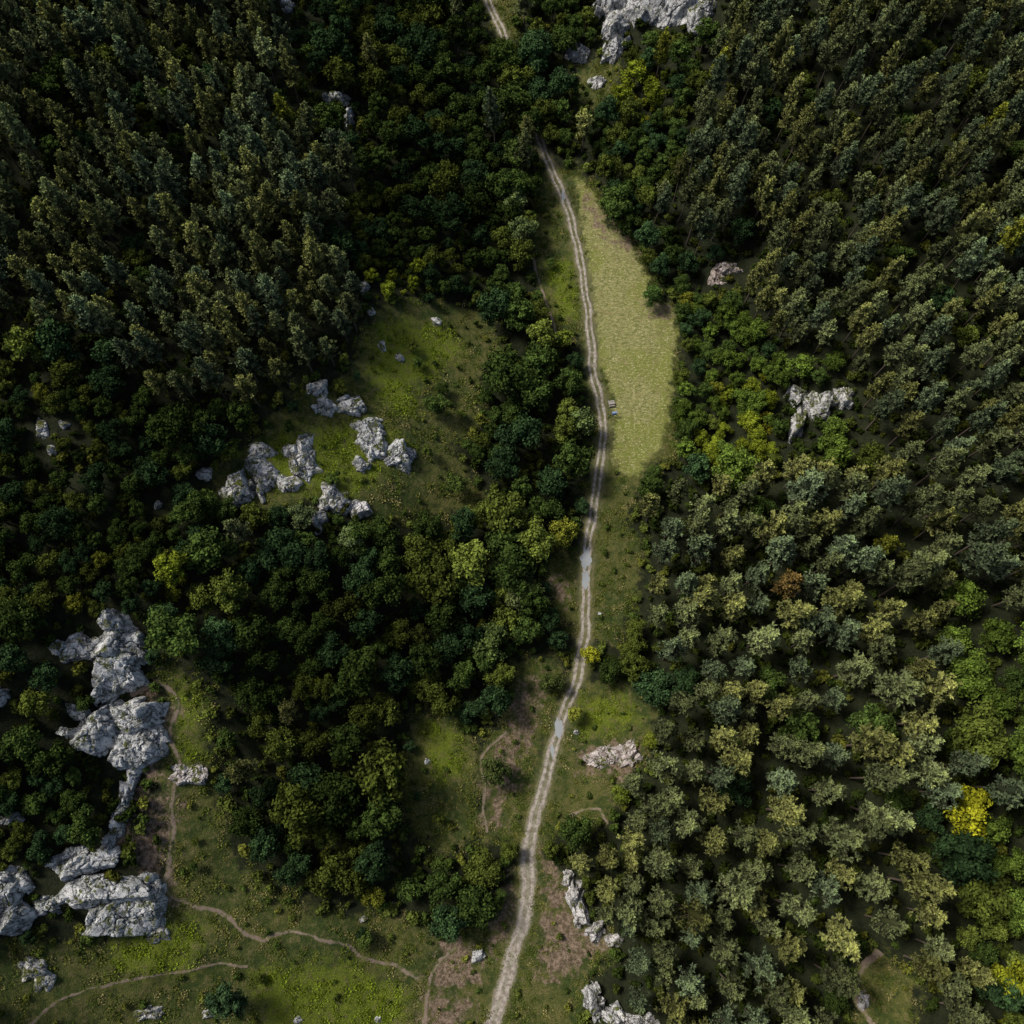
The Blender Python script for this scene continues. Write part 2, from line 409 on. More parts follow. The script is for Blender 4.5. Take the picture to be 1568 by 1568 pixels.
outcrop("limestone_outcrop", [(463,703,21,31,5,5),(398,715,20,18,4,4),(366,748,26,19,5,5),(405,735,15,22,4,3),(438,742,14,18,3,3),(398,688,16,12,2.5,2),(310,728,8,10,3,2),(440,690,10,9,2,2)], .1, .2, 2)
outcrop("limestone_outcrop", [(505,765,20,22,5,5),(490,795,12,18,4,3),(548,780,18,14,2.5,4)], .15, .15, 3)
outcrop("limestone_outcrop", [(558,440,8,9,2.5,3),(567,478,8,8,2.5,2),(667,492,6,7,1.3,2),(585,530,6,10,1.4,2),(612,548,7,7,1.3,3)], .05, .3, 4)
outcrop("limestone_cliff", [(178,982,34,30,8,4),(190,1028,32,28,8,4),(162,1056,20,14,5,3),(118,990,28,14,4,4)], 0, .1, 5)
outcrop("limestone_cliff", [(150,1112,46,22,7,4),(212,1100,36,24,8,4),(205,1142,32,26,7,4)], 0, 0, 6)
outcrop("limestone_cliff", [(206,1180,7,19,3,3),(193,1218,7,25,3.5,4),(178,1262,7,25,3.5,4),(165,1295,9,15,3,3)], 0, .2, 7)
outcrop("limestone_outcrop", [(278,1185,22,13,2.,4)], .5, 0.1, 8)
outcrop("limestone_cliff", [(118,1322,30,18,5,4),(140,1368,42,20,6,4),(178,1404,32,27,7,4),(222,1384,24,24,6,3),(225,1345,14,10,3,2)], 0, .05, 9)
outcrop("limestone_outcrop", [(12,1362,20,24,6,4),(20,1405,22,20,6,4),(68,1385,16,8,3,3),(12,1255,15,7,3,2),(-3,1060,10,12,4,2)], 0, .1, 10)
outcrop("limestone_outcrop", [(45,1480,14,12,2,4),(62,1500,10,10,1.6,3),(240,1432,13,9,1.6,3),(225,1552,16,8,1.6,4)], .2, .4, 11)
outcrop("limestone_cliff", [(940,8,27,22,9,4),(985,14,32,24,10,5),(1030,18,34,22,10,5),(1072,6,28,22,9,4),(945,46,20,20,7,4),(888,84,18,12,5,4),(942,76,18,13,6,4),(915,128,11,10,3,4)], .1, .1, 12)
outcrop("limestone_outcrop", [(1220,604,12,17,6,4),(1221,650,11,24,6,4),(1292,614,13,16,5,4),(1255,622,22,18,7,4)], .15, .6, 13)
outcrop("limestone_outcrop", [(515,156,18,9,5,3),(533,180,8,15,5,3),(440,14,8,13,4,2)], 0, .15, 14)
outcrop("limestone_outcrop", [(1112,412,22,11,2.4,5),(1096,430,17,9,1.8,3)], .9, .1, 15)
outcrop("limestone_outcrop", [(925,1160,28,14,2.,5),(962,1155,22,18,2.8,4)], .7, .05, 16)
outcrop("limestone_cliff", [(880,1370,9,23,5,4),(890,1400,10,21,5,4),(912,1427,15,14,4,4),(940,1440,13,11,3,3),(870,1342,7,12,3,2)], .25, .15, 17)
outcrop("limestone_cliff", [(910,1535,16,26,6,4),(945,1560,28,16,5,5),(985,1564,24,13,4,4)], .1, .1, 18)
outcrop("boulder", [(733,1461,9,10,2.2,2)], 0, -.3, 19)
outcrop("boulder", [(882,1121,4,5,.9,1)], 0, -.3, 20)
outcrop("boulder", [(919,940,4,4,.9,1)], 0, -.3, 21)
outcrop("boulder", [(653,1165,4,5,.8,1)], 0, -.1, 22)
outcrop("boulder", [(242,773,6,6,2.,1)], 0, -.1, 23)
outcrop("limestone_outcrop", [(65,658,7,12,2.4,3),(78,690,6,7,1.6,2),(98,650,5,5,1.6,2)], .1, .4, 24)
outcrop("limestone_outcrop", [(555,1408,5,4,.7,1),(602,1385,5,4,.7,1),(578,1560,5,5,.8,1),(455,1562,6,5,.8,1),(318,1552,9,6,1,2)], .1, .2, 25)
outcrop("limestone_outcrop", [(1325,1530,6,10,1.2,3)], .2, -.1, 26)
ROCKS = np.array(ROCKS)
def rock_d(x, y):
    dd = np.full(x.shape, 1e9)
    for cx, cy, a, b in ROCKS:
        q = np.hypot((x-cx)/a, (y-cy)/b); dd = np.minimum(dd, (q-1)*min(a, b))
    return dd

# ------------------------------------------------------------------ vegetation prototypes
def leafmat(name):
    m = NT(name)
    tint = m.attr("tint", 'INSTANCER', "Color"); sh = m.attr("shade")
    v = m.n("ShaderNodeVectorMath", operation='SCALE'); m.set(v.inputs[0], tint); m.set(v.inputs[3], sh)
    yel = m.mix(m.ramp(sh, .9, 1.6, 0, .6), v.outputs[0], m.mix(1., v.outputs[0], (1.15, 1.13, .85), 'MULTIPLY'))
    df = m.n("ShaderNodeBsdfDiffuse"); m.set(df.inputs[0], yel)
    m.t.nodes.remove(m.b); m.t.links.new(df.outputs[0], m.out.inputs[0])
    return m.m
leaf_m = leafmat("foliage_mat")
bk = NT("bark_mat"); bk.set(bk.b.inputs["Base Color"], (.09, .07, .055)); bark_m = bk.m

def unit(a): return a/(np.linalg.norm(a, axis=-1, keepdims=True)+1e-9)
class Tree:
    def __init__(s, seed): s.r = np.random.default_rng(seed); s.V = []; s.F = []; s.M = []; s.S = []; s.o = 0
    def add(s, V, F, mi, sh):
        s.V.append(V); s.F.append(F+s.o); s.o += len(V); s.M.append(np.full(len(F), mi)); s.S.append(np.broadcast_to(sh, (len(V),)).copy())
    def leaves(s, C, N, l, w_, sh):
        n = len(C); r_ = s.r
        a = unit(np.cross(N, r_.normal(size=(n, 3)))); b = np.cross(N, a)
        l = l*r_.uniform(.7, 1.3, (n, 1)); w_ = w_*r_.uniform(.7, 1.3, (n, 1))
        V = np.stack([C-a*l, C-b*w_, C+a*l, C+b*w_], 1).reshape(-1, 3)
        s.add(V, np.arange(n*4).reshape(-1, 4), 0, np.repeat(sh, 4))
    def needles(s, C, D, l, w_, sh):
        n = len(C); D = unit(D); b = unit(np.cross(D, s.r.normal(size=(n, 3))))
        l = l*s.r.uniform(.6, 1.3, (n, 1))
        V = np.stack([C-D*l*.2, C+D*l*.4-b*w_, C+D*l, C+D*l*.4+b*w_], 1).reshape(-1, 3)
        s.add(V, np.arange(n*4).reshape(-1, 4), 0, np.repeat(sh, 4))
    def tube(s, pts, rad, k=5, mi=1, sh=1.):
        pts = np.asarray(pts, float); n = len(pts); th = np.linspace(0, 2*pi, k, endpoint=False)
        T = unit(np.gradient(pts, axis=0)); ref = np.array([1., .13, .0]) if abs(T[0, 2]) > .6 else np.array([0, 0, 1.])
        u = unit(np.cross(T, ref)); v = np.cross(T, u)
        V = pts[:, None]+np.asarray(rad)[:, None, None]*(np.cos(th)[None, :, None]*u[:, None]+np.sin(th)[None, :, None]*v[:, None])
        if mi == 0: V = V+s.r.normal(size=V.shape)*.12*np.asarray(rad)[:, None, None]
        id_ = np.arange(n*k).reshape(n, k)
        F = np.stack([id_[:-1], np.roll(id_, -1, 1)[:-1], np.roll(id_, -1, 1)[1:], id_[1:]], -1).reshape(-1, 4)
        s.add(V.reshape(-1, 3), F, mi, sh)
    def core(s, c_, r_):   # solid filler inside the crown, inner shade put into its dark colour
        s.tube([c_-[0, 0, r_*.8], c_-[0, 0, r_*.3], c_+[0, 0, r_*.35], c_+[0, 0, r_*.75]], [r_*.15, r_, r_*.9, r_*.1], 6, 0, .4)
    def mesh(s, name):
        me = mesh_from(name, np.concatenate(s.V), np.concatenate(s.F))
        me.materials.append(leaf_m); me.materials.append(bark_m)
        me.polygons.foreach_set("material_index", np.concatenate(s.M).astype(np.int32))
        fattr(me, "shade", np.concatenate(s.S)); return me
def pine(seed, name):
    t = Tree(seed); r_ = t.r; Ht = r_.uniform(16.5, 19.5); z0 = Ht*r_.uniform(.38, .48); Wd = r_.uniform(.85, 1.25)
    lean = r_.normal(size=2)*.4
    at = lambda z: np.array([lean[0]*(z/Ht)**2, lean[1]*(z/Ht)**2, z])
    t.tube([at(z) for z in np.linspace(-.6, Ht-.6, 8)], np.linspace(.24, .04, 8), 6)
    prof = lambda q: 2.15*Wd*max(0, 1-q**1.5)**.75*(.6+.4*min(1, q/.2))+.2
    zc = np.linspace(z0+.3, Ht-1.2, 7)
    t.tube([at(z) for z in zc], [.1]+[prof((z-z0)/(Ht-z0))*.42*r_.uniform(.8, 1.2) for z in zc[1:-1]]+[.08], 6, 0, .35)  # solid dark filler along the trunk, inner crown shade put into its colour
    cl = []
    z = z0
    while z < Ht-.3:
        q = (z-z0)/(Ht-z0); R = prof(q)
        nb = 6 if q < .6 else 4; ph = r_.uniform(0, 6.28)
        base = at(z)
        for j in range(nb):
            if r_.random() < .16: continue
            th = ph+2*pi*j/nb+r_.normal()*.3; Lb = R*r_.uniform(.6, 1.35)
            d = np.array([math.cos(th), math.sin(th), .1+.55*q]); tip = base+d*Lb
            t.tube([base, tip], [.05, .02], 3)
            br = r_.uniform(.7, 1.2)
            for f in ((.6, 1.0) if Lb > 1.0 else (.85,)):
                cl.append((base+d*Lb*f+r_.normal(size=3)*.16, br*(.3+.5*f+.55*q**1.5), .68 if f > .9 else .6))  # young growth tips, with lit top and shaded lower crown put into the colour
        z += r_.uniform(.75, 1.1)
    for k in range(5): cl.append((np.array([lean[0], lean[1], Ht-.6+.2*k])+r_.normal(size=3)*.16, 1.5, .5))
    for c_, sh, rad in cl:
        n = 16
        D = unit(r_.normal(size=(n, 3))+[0, 0, .5])
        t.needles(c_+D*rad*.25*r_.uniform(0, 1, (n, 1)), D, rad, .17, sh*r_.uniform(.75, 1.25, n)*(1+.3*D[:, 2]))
    return t.mesh(name)
def decid(seed, name, W=3.6, Ht=10.5, nl=19, per=115, lf=.31):
    t = Tree(seed); r_ = t.r; cz = Ht*.58
    t.tube([[0, 0, -.6], [.1, 0, Ht*.25], [.15, .1, Ht*.5]], [.28, .22, .14], 6)
    el = r_.uniform(.8, 1.2); lobes = []
    for j in range(nl):
        q = (j+.5)/nl; ze = 1-1.4*q+r_.normal()*.1; rr = math.sqrt(max(0, 1-min(1, abs(ze))**2)); th = j*2.39996+r_.normal()*.5
        k = r_.uniform(.45, 1.0)
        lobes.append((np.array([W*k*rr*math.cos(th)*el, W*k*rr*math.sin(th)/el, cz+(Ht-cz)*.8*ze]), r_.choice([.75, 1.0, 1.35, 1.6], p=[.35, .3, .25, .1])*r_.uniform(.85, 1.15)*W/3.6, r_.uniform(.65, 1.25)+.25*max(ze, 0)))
    t.core(np.array([0, 0, cz]), W*.55)
    for c_, rad, sh in lobes:
        t.tube([[.15, .1, Ht*.38], c_], [.1, .03], 3)
        t.core(c_, rad*.55)
        m_ = int(per*(rad/1.05)**1.3)
        D = unit(r_.normal(size=(m_, 3))+[0, 0, .35])
        bump = 1+.45*fbm(D[:, 0]*2.6+seed, D[:, 1]*2.6, D[:, 2]*2.6, seed, 2)
        rads = rad*bump*r_.uniform(.55, 1.1, m_)
        C = c_+D*rads[:, None]*np.array([1.15, 1.15, .8])
        N = unit(D+r_.normal(size=D.shape)*.6)
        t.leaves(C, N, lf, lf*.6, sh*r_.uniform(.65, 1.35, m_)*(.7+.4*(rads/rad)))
    return t.mesh(name)
def shrub(seed, name):
    t = Tree(seed); r_ = t.r
    for j in range(6):
        th = r_.uniform(0, 6.28); q = r_.uniform(0, .9); c_ = np.array([q*math.cos(th), q*math.sin(th), r_.uniform(.4, 1.3)]); rad = r_.uniform(.35, .75)
        t.tube([[0, 0, -.3], c_], [.05, .02], 3); t.core(c_, rad*.6)
        D = unit(r_.normal(size=(45, 3))+[0, 0, .4]); C = c_+D*rad*r_.uniform(.6, 1.1, (45, 1))
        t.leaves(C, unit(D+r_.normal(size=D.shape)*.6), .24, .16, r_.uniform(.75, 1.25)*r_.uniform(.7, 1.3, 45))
    return t.mesh(name)
def tuft(seed, name):
    t = Tree(seed); r_ = t.r; n = 34
    C = np.stack([r_.normal(size=n)*.45, r_.normal(size=n)*.45, np.zeros(n)], 1)
    D = unit(r_.normal(size=(n, 3))*[.8, .8, .2]+[0, 0, .6])
    t.needles(C, D, .38, .11, r_.uniform(.6, 1.4, n)); return t.mesh(name)
def protos(cname, meshes):
    c = bpy.data.collections.new(cname)
    for i, me in enumerate(meshes):
        o = bpy.data.objects.new(me.name, me); c.objects.link(o)
    return c
PINES = [pine(100+i, "pine_variant_%s" % "abcdefghij"[i]) for i in range(10)]
DEC = [decid(200+i, "broadleaf_variant_%s" % "abcdefgh"[i], W=[3.4, 3.9, 3.6, 3.2, 4.1, 3.6, 3.8, 3.3][i], Ht=[10, 10.5, 9.5, 11, 10, 9, 11, 10][i]) for i in range(8)]
SHR = [shrub(300+i, "shrub_variant_%s" % "abcd"[i]) for i in range(4)]
TUF = [tuft(400+i, "grass_variant_%s" % "abc"[i]) for i in range(3)]

def instancer(name, pts, idx_, rot, scl, tint, coll):
    me = bpy.data.meshes.new(name); me.vertices.add(len(pts)); me.vertices.foreach_set("co", np.asarray(pts, np.float32).ravel())
    a = me.attributes.new("idx", 'INT', 'POINT'); a.data.foreach_set("value", np.asarray(idx_, np.int32))
    fattr(me, "rot", rot, 'FLOAT_VECTOR', key='vector'); fattr(me, "scl", scl, 'FLOAT_VECTOR', key='vector')
    fattr(me, "tint", tint, 'FLOAT_VECTOR', key='vector')
    o = bpy.data.objects.new(name, me); col.objects.link(o)
    ng = bpy.data.node_groups.new(name+"_nodes", 'GeometryNodeTree')
    ng.interface.new_socket("Geometry", in_out='INPUT', socket_type='NodeSocketGeometry')
    ng.interface.new_socket("Geometry", in_out='OUTPUT', socket_type='NodeSocketGeometry')
    gi = ng.nodes.new("NodeGroupInput"); go = ng.nodes.new("NodeGroupOutput")
    ci = ng.nodes.new("GeometryNodeCollectionInfo"); ci.inputs["Collection"].default_value = coll
    ci.inputs["Separate Children"].default_value = True; ci.inputs["Reset Children"].default_value = True
    ip = ng.nodes.new("GeometryNodeInstanceOnPoints"); ip.inputs["Pick Instance"].default_value = True
    def na(nm, ty):
        n = ng.nodes.new("GeometryNodeInputNamedAttribute"); n.data_type = ty; n.inputs["Name"].default_value = nm
        return [s for s in n.outputs if s.enabled and s.name == "Attribute"][0]
    lk = ng.links.new
    lk(gi.outputs[0], ip.inputs["Points"]); lk(ci.outputs[0], ip.inputs["Instance"])
    lk(na("idx", 'INT'), ip.inputs["Instance Index"]); lk(na("rot", 'FLOAT_VECTOR'), ip.inputs["Rotation"]); lk(na("scl", 'FLOAT_VECTOR'), ip.inputs["Scale"])
    lk(ip.outputs[0], go.inputs[0])
    md = o.modifiers.new("scatter", 'NODES'); md.node_group = ng
    return o

# ------------------------------------------------------------------ forest layout (world metres)
def inpoly(polys, x, y):
    m = np.full(x.shape, -99.)
    for p in polys: m = np.maximum(m, sdf(p, x, y))
    return m
Zn = {}
Zn['pine'] = [[(-250,-200),(400,-200),(450,60),(490,150),(500,300),(555,470),(500,580),(470,660),(400,620),(330,640),(200,560),(100,520),(-250,560)],
 [(1060,-200),(1900,-200),(1900,1000),(1420,900),(1440,1200),(1430,1400),(1500,1480),(1500,1750),(950,1750),(960,1450),(880,1330),(940,1260),(1000,1130),(1010,980),(960,900),(960,810),(1050,750),(1200,750),(1340,700),(1300,560),(1200,560),(1130,480),(1060,400),(990,350),(1060,200),(1100,60)],
 [(430,240),(560,240),(560,300),(480,320)], [(490,520),(580,520),(560,600),(500,590)]]
Zn['yellow'] = [[(1060,590),(1170,580),(1190,680),(1150,730),(1070,720)], [(1510,1470),(1600,1470),(1600,1600),(1510,1600)],
 [(930,100),(1010,100),(1030,160),(980,220),(930,200)], [(560,400),(640,400),(660,450),(580,460)], [(240,880),(300,880),(300,940),(240,940)]]
Zn['green'] = [[(1430,850),(1900,850),(1900,1450),(1430,1450)],[(1060,480),(1330,480),(1330,740),(1160,760),(1020,720)]]
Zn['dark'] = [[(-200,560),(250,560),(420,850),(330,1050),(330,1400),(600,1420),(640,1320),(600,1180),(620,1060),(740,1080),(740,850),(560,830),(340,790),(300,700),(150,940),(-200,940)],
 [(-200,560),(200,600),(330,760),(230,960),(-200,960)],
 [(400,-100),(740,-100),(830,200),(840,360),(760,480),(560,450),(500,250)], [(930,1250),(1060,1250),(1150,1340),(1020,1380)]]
Zn['bush'] = [[(1030,450),(1200,480),(1220,690),(1150,740),(1020,700)], [(900,220),(1060,160),(1060,340),(980,350)], [(-100,560),(260,620),(330,760),(230,950),(60,950),(-100,850)], [(540,330),(740,380),(740,470),(560,460)],
 [(630,560),(740,560),(770,700),(700,700)], [(-100,1180),(150,1180),(120,1330),(-100,1330)]]
Zn['large'] = [[(1020,720),(1500,650),(1500,1300),(1300,1500),(1000,1400),(960,1150),(980,850)], [(700,520),(900,520),(910,900),(760,1000),(640,900)]]
ZW = {k: [unproj(p) for p in v] for k, v in Zn.items()}
def poisson(xmin, xmax, ymin, ymax, rfun, n, seed):
    rg = np.random.default_rng(seed); px = rg.uniform(xmin, xmax, n); py = rg.uniform(ymin, ymax, n)
    kp = np.abs(px) < 145+.28*(py+60)
    px, py = px[kp], py[kp]; n = len(px); rr = rfun(px, py)
    cs = 8.; grid = {}; keep = []
    for i in range(n):
        x, y, r_ = px[i], py[i], rr[i]; a, b = int(x//cs), int(y//cs); ok = True
        for da in (-1, 0, 1):
            for db in (-1, 0, 1):
                for (qx, qy, qr) in grid.get((a+da, b+db), ()):
                    if (x-qx)**2+(y-qy)**2 < ((r_+qr)/2)**2: ok = False; break
                if not ok: break
            if not ok: break
        if ok: grid.setdefault((a, b), []).append((x, y, r_)); keep.append(i)
    return px[keep], py[keep], rr[keep]
def seen(x, y, hgt):
    """plan position on the ground directly behind a crown as seen along the survey sight line (clearance check)"""
    zt = H(x, y)+hgt; t = CAM_H/(CAM_H-zt); gx_, gy_ = x*t, y*t
    for _ in range(6):
        z = H(gx_, gy_); t = (CAM_H-z)/(CAM_H-zt); gx_, gy_ = x*t, y*t
    return gx_, gy_
isp = lambda x, y: inpoly(ZW['pine'], x, y)+4*fbm(x/12, y/12, seed=50)
def rfun(x, y):
    p = isp(x, y); b = inpoly(ZW['bush'], x, y); lg = inpoly(ZW['large'], x, y) > 0
    r_ = np.where(p > 0, np.where(lg, 5.0, 4.2), np.where(lg, 6.6, 5.2)+1.6*fbm(x/15, y/15, seed=77))
    return np.where(b > 0, 3.3, r_)*np.random.default_rng(1).uniform(.8, 1.3, x.size)
tx, ty, tr_ = poisson(-212, 212, -85, 290, rfun, 120000, 11)
p = isp(tx, ty); rr = rng.uniform(0, 1, tx.size)
bush = inpoly(ZW['bush'], tx, ty) > 0; lg = inpoly(ZW['large'], tx, ty) > 0
is_pine = ((p > 0) & (rr < .92)) | ((p <= 0) & (rr < .05) & ~bush)
scl = np.where(is_pine, rng.uniform(.76, 1.12, tx.size)*np.where(lg, 1.14, 1.), tr_/5.9*rng.uniform(.85, 1.2, tx.size))
hgt = np.where(is_pine, 18*scl, 10*scl)
cr = np.where(is_pine, 2.2, 3.6)*scl
def clear(x, y, hgt, cr):
    ok = (lut(L['open'], x, y) < -.5) & (rock_d(x, y) > .8) & (lut(rd, x, y) > 2.0)
    for f in (.5, .72, .95):
        sx, sy = seen(x, y, hgt*f)
        ok &= (lut(L['open'], sx, sy) < -cr*.3) & (rock_d(sx, sy) > cr*.45)
        ok &= ~((lut(rd, sx, sy) < 1.1+cr*.85) & ((sy < 184) | (sy > 222)))
    return ok
ok = clear(tx, ty, hgt, cr)
sm = (~ok) & clear(tx, ty, hgt*.5, cr*.5)
scl = np.where(sm, scl*.5, scl); ok |= sm; is_pine &= ~sm
# scattered young trees inside the rough grassland
yo = (~ok) & (lut(L['open'], tx, ty) > 0) & (lut(L['mown'], tx, ty) < -6) & (lut(rd, tx, ty) > 7) & (rock_d(tx, ty) > 2) & (rng.uniform(0, 1, tx.size) < .16)
for t in TR_W: yo &= distpoly(t, tx, ty) > 3
sx_, sy_ = seen(tx, ty, hgt*.3); yo &= (rock_d(sx_, sy_) > 1.) & (lut(rd, sx_, sy_) > 4)
scl = np.where(yo, rng.uniform(.2, .42, tx.size), scl); ok |= yo; is_pine &= ~yo
tx, ty, scl, is_pine = tx[ok], ty[ok], scl[ok], is_pine[ok]
# roadside trees closing over the lane in the upper valley
lane = road_c[(road_c[:, 1] > 184) & (road_c[:, 1] < 212)][::5]
lx = lane[:, 0]+np.where(np.arange(len(lane)) % 2, 2.3, -2.1)+rng.normal(size=len(lane))*.4
tx = np.concatenate([tx, lx]); ty = np.concatenate([ty, lane[:, 1]]); scl = np.concatenate([scl, rng.uniform(.75, 1.0, len(lane))]); is_pine = np.concatenate([is_pine, np.zeros(len(lane), bool)])
def tints(x, y, pine_):
    n = len(x); r_ = rng.uniform(0, 1, (n, 1)); v = np.exp(rng.normal(0, .22, (n, 1)))
    base = np.where(pine_[:, None], [.100, .118, .050], [.036, .058, .014])
    olive = np.where(pine_[:, None], [.126, .134, .044], [.060, .077, .015])
    blue = np.where(pine_[:, None], [.080, .106, .056], [.025, .048, .019])
    c = np.where(r_ < .45, base, np.where(r_ < .76, olive, blue))
    gr = (inpoly(ZW['green'], x, y) > 0)[:, None] & (~pine_)[:, None] & (rng.uniform(0, 1, (n, 1)) < .75)
    c = np.where(gr, [.060, .092, .016], c)
    ye = (inpoly(ZW['yellow'], x, y) > 0)[:, None] & (rng.uniform(0, 1, (n, 1)) < .5)
    c = np.where(ye, [.105, .13, .013], c)
    rare = (rng.uniform(0, 1, (n, 1)) < .012); c = np.where(rare, [.12, .13, .018], c)
    rust = (rng.uniform(0, 1, (n, 1)) < .001); c = np.where(rust, [.13, .09, .03], c)
    dk = np.clip(inpoly(ZW['dark'], x, y)/8, 0, 1)[:, None]  # darker species, plus the left slope's shade painted into the tint
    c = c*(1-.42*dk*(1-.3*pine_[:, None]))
    patch = 1+.25*fbm(x/25, y/25, seed=31)[:, None]
    return np.clip(c*v*patch, .006, .3)
def scatter(name, x, y, s, coll, nvar, tint, zsq=(.9, 1.12), sink=0.):
    n = len(x); z = lut(Z.ravel(), x, y)-sink
    rot = np.stack([rng.normal(size=n)*.04, rng.normal(size=n)*.04, rng.uniform(0, 2*pi, n)], 1)
    sc = np.stack([s, s*rng.uniform(.9, 1.1, n), s*rng.uniform(*zsq, n)], 1)
    return instancer(name, np.stack([x, y, z], 1), rng.integers(0, nvar, n), rot, sc, tint, coll)
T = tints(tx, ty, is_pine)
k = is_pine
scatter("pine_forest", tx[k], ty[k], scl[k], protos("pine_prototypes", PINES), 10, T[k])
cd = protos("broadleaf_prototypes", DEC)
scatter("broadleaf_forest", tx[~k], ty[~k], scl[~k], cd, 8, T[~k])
print("trees", k.sum(), (~k).sum())
# shrubs
def clear_s(x, y, s):
    op = lut(L['open'], x, y); nz = fbm(x/7, y/7, seed=91); u = rng.uniform(0, 1, x.size)
    okk = (lut(rd, x, y) > 3.0) & (lut(L['mown'], x, y) < -1) & (rock_d(x, y) > -.25)
    okk &= (op < -.3) | ((nz > .0) & (u < .55)) | (u < .15) | ((op < 2.) & (u < .35))
    sx, sy = seen(x, y, 1.8*s); okk &= (lut(rd, sx, sy) > 2.2) & (lut(L['mown'], sx, sy) < .3)
    for t in TR_W: okk &= distpoly(t, x, y) > 1.
    return okk
sx, sy, _ = poisson(-200, 200, -80, 270, lambda x, y: np.full(x.size, 2.5), 60000, 12)
ss = rng.uniform(.6, 1.7, sx.size)*np.where(lut(L['open'], sx, sy) > 0, .5, 1.)
m = clear_s(sx, sy, ss); sx, sy, ss = sx[m], sy[m], ss[m]
op = lut(L['open'], sx, sy)[:, None]; u = rng.uniform(0, 1, (sx.size, 1))
st = np.where(u < .5, [.036, .055, .012], np.where(u < .85, [.062, .08, .016], [.10, .11, .020]))*np.exp(rng.normal(0, .2, (sx.size, 1)))
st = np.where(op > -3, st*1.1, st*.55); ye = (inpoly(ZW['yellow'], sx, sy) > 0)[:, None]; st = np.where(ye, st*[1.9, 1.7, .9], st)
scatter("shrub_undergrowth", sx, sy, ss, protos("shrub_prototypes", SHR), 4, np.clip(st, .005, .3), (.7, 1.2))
# grass / herbs
n = 70000; qx = rng.uniform(-170, 150, n); qy = rng.uniform(-75, 250, n)
mm = (lut(L['open'], qx, qy) > -2) & (lut(L['mown'], qx, qy) < .6*fbm(qx/3, qy/3, seed=8)) & (lut(rd, qx, qy) > 1.7) & (fbm(qx/4, qy/4, seed=61) > -.15) & (rock_d(qx, qy) > 0)
mm &= (lut(L['dirt'], qx, qy) < 0) | (rng.uniform(0, 1, n) < .35)
for t in TR_W: mm &= distpoly(t, qx, qy) > .6
qx, qy = qx[mm], qy[mm]
qs = rng.uniform(.5, 1.3, qx.size); u = rng.uniform(0, 1, (qx.size, 1))
vv = np.clip(lut(L['vivid'], qx, qy)/3+.3, 0, 1)[:, None]
qt = np.where(u < .55, [.068, .092, .017], np.where(u < .86, [.12, .125, .03], [.21, .185, .075]))
qt = qt*(1-vv)+np.array([.12, .165, .014])*vv*(.5+.9*u)
scatter("meadow_grass", qx, qy, qs, protos("grass_prototypes", TUF), 3, qt, (.6, 1.2))

# ------------------------------------------------------------------ individual trees that stand out
def lone(name, u, v, s, tint, var, kind=DEC):
    hh = 10*s*.65
    d = rays([(u, v)])[0]; z = 0.
    for _ in range(8):
        t = (CAM_H-(z+hh))/(-d[2]); x, y = d[0]*t, d[1]*t; z = float(H(x, y))
    me = kind[var].copy(); mt = leaf_m.copy(); mt.name = name+"_leaves"
    for nd in list(mt.node_tree.nodes):
        if nd.type == 'ATTRIBUTE' and nd.attribute_name == 'tint':
            rgb = mt.node_tree.nodes.new("ShaderNodeRGB"); rgb.outputs[0].default_value = (*tint, 1)
            for l in list(nd.outputs["Color"].links): mt.node_tree.links.new(rgb.outputs[0], l.to_socket)
    me.materials[0] = mt
    o = bpy.data.objects.new(name, me); o.location = (x, y, z); o.scale = (s, s, s); o.rotation_euler = (0, 0, var*1.3+u); col.objects.link(o)
G1 = (.05, .075, .018); G2 = (.095, .125, .045); YL = (.21, .215, .014)
for a in [("broadleaf_tree",785,305,1.05,G2,0),("broadleaf_tree",803,350,1.0,G2,1),("broadleaf_tree",889,645,1.05,(.075,.105,.036),2),("broadleaf_tree",864,518,.75,(.11,.14,.022),3),
          ("broadleaf_tree",795,905,1.15,(.085,.105,.04),4),("broadleaf_tree",752,985,1.2,(.06,.085,.025),5),("broadleaf_tree",872,585,.8,G1,0),("broadleaf_tree",795,235,1.2,G1,1),
          ("yellow_birch_tree",904,1003,.6,(.22,.23,.02),2),("yellow_birch_tree",880,1094,.55,(.17,.19,.03),3),("yellow_birch_tree",479,1044,.45,(.26,.26,.015),4),
          ("golden_maple_tree",1487,1245,1.2,YL,5),("golden_maple_tree",1550,1500,1.1,(.14,.155,.012),0),("broadleaf_tree",755,1180,.9,(.05,.068,.02),1),
          ("broadleaf_tree",560,1440,.5,G1,2),("broadleaf_tree",998,1135,.45,(.12,.145,.02),4),("broadleaf_tree",845,1045,.7,(.045,.062,.018),5),("broadleaf_tree",345,1535,1.1,(.03,.055,.024),3),
          ("broadleaf_tree",950,1215,.6,(.10,.13,.02),1),("broadleaf_tree",1000,450,.75,(.045,.08,.02),2),
          ("broadleaf_tree",668,620,.7,(.045,.07,.018),6),("broadleaf_tree",700,740,.7,(.05,.072,.018),7),("broadleaf_tree",655,690,.45,(.06,.08,.018),3),("broadleaf_tree",460,790,.8,(.085,.11,.045),1),("broadleaf_tree",538,830,.75,(.085,.115,.045),6),
          ("broadleaf_tree",345,690,.7,(.09,.11,.02),5),("broadleaf_tree",520,590,.5,(.10,.115,.02),2)]:
    lone(*a)

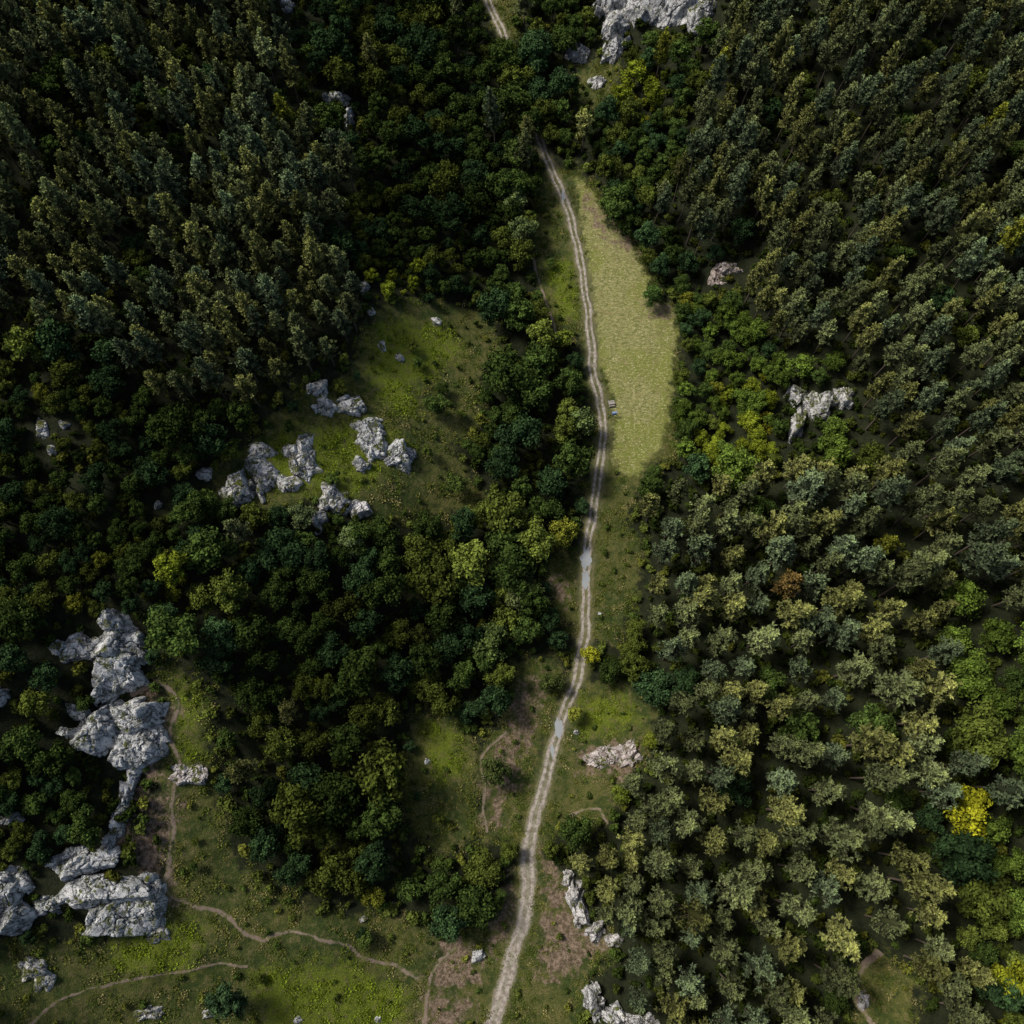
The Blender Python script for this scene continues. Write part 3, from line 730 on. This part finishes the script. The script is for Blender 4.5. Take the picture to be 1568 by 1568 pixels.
# ------------------------------------------------------------------ picnic table and information board by the road
def boxes(name, parts, loc, rotz):
    e = bpy.data.objects.new(name, None); e.location = loc; e.rotation_euler = (0, 0, rotz); col.objects.link(e)
    for pn, (cx, cy, cz), (sx_, sy_, sz_), rx_, mat in parts:
        bm = bmesh.new(); bmesh.ops.create_cube(bm, size=1)
        for v in bm.verts: v.co = (v.co.x*sx_, v.co.y*sy_, v.co.z*sz_)
        bmesh.ops.bevel(bm, geom=bm.edges[:], offset=.012, segments=1, affect='EDGES')
        me = bpy.data.meshes.new(pn); bm.to_mesh(me); bm.free(); me.materials.append(mat)
        o = bpy.data.objects.new(pn, me); o.location = (cx, cy, cz); o.rotation_euler = (rx_, 0, 0); o.parent = e; col.objects.link(o)
wd = NT("weathered_wood_mat"); wd.set(wd.b.inputs["Base Color"], wd.mix(wd.noise(6, 4), (.18, .165, .145), (.30, .28, .25)))
pn = NT("board_panel_mat"); pn.set(pn.b.inputs["Base Color"], pn.mix(pn.noise(2, 2), (.10, .18, .34), (.28, .34, .42)))
c_ = unproj([(936, 619)])[0]
boxes("picnic_table", [("table_top",(0,0,.75),(1.7,.75,.06),0,wd.m),("seat_left",(0,-.72,.45),(1.7,.28,.05),0,wd.m),("seat_right",(0,.72,.45),(1.7,.28,.05),0,wd.m),
  ("leg_left",(-.6,0,.36),(.09,1.6,.09),0,wd.m),("leg_right",(.6,0,.36),(.09,1.6,.09),0,wd.m),("post_a",(-.6,-.3,.2),(.1,.1,.95),.3,wd.m),("post_b",(-.6,.3,.2),(.1,.1,.95),-.3,wd.m),("post_c",(.6,-.3,.2),(.1,.1,.95),.3,wd.m),("post_d",(.6,.3,.2),(.1,.1,.95),-.3,wd.m)],
  (c_[0], c_[1], float(H(*c_))+.12), .15)
c_ = unproj([(940, 636)])[0]
boxes("information_board", [("post_left",(-.6,0,.9),(.12,.12,2),0,wd.m),("post_right",(.6,0,.9),(.12,.12,2),0,wd.m),("panel",(0,-.1,1.3),(1.05,.05,.9),-.5,pn.m),("roof",(0,0,2.0),(1.4,.5,.06),.25,pn.m)],
  (c_[0], c_[1], float(H(*c_))), .1)
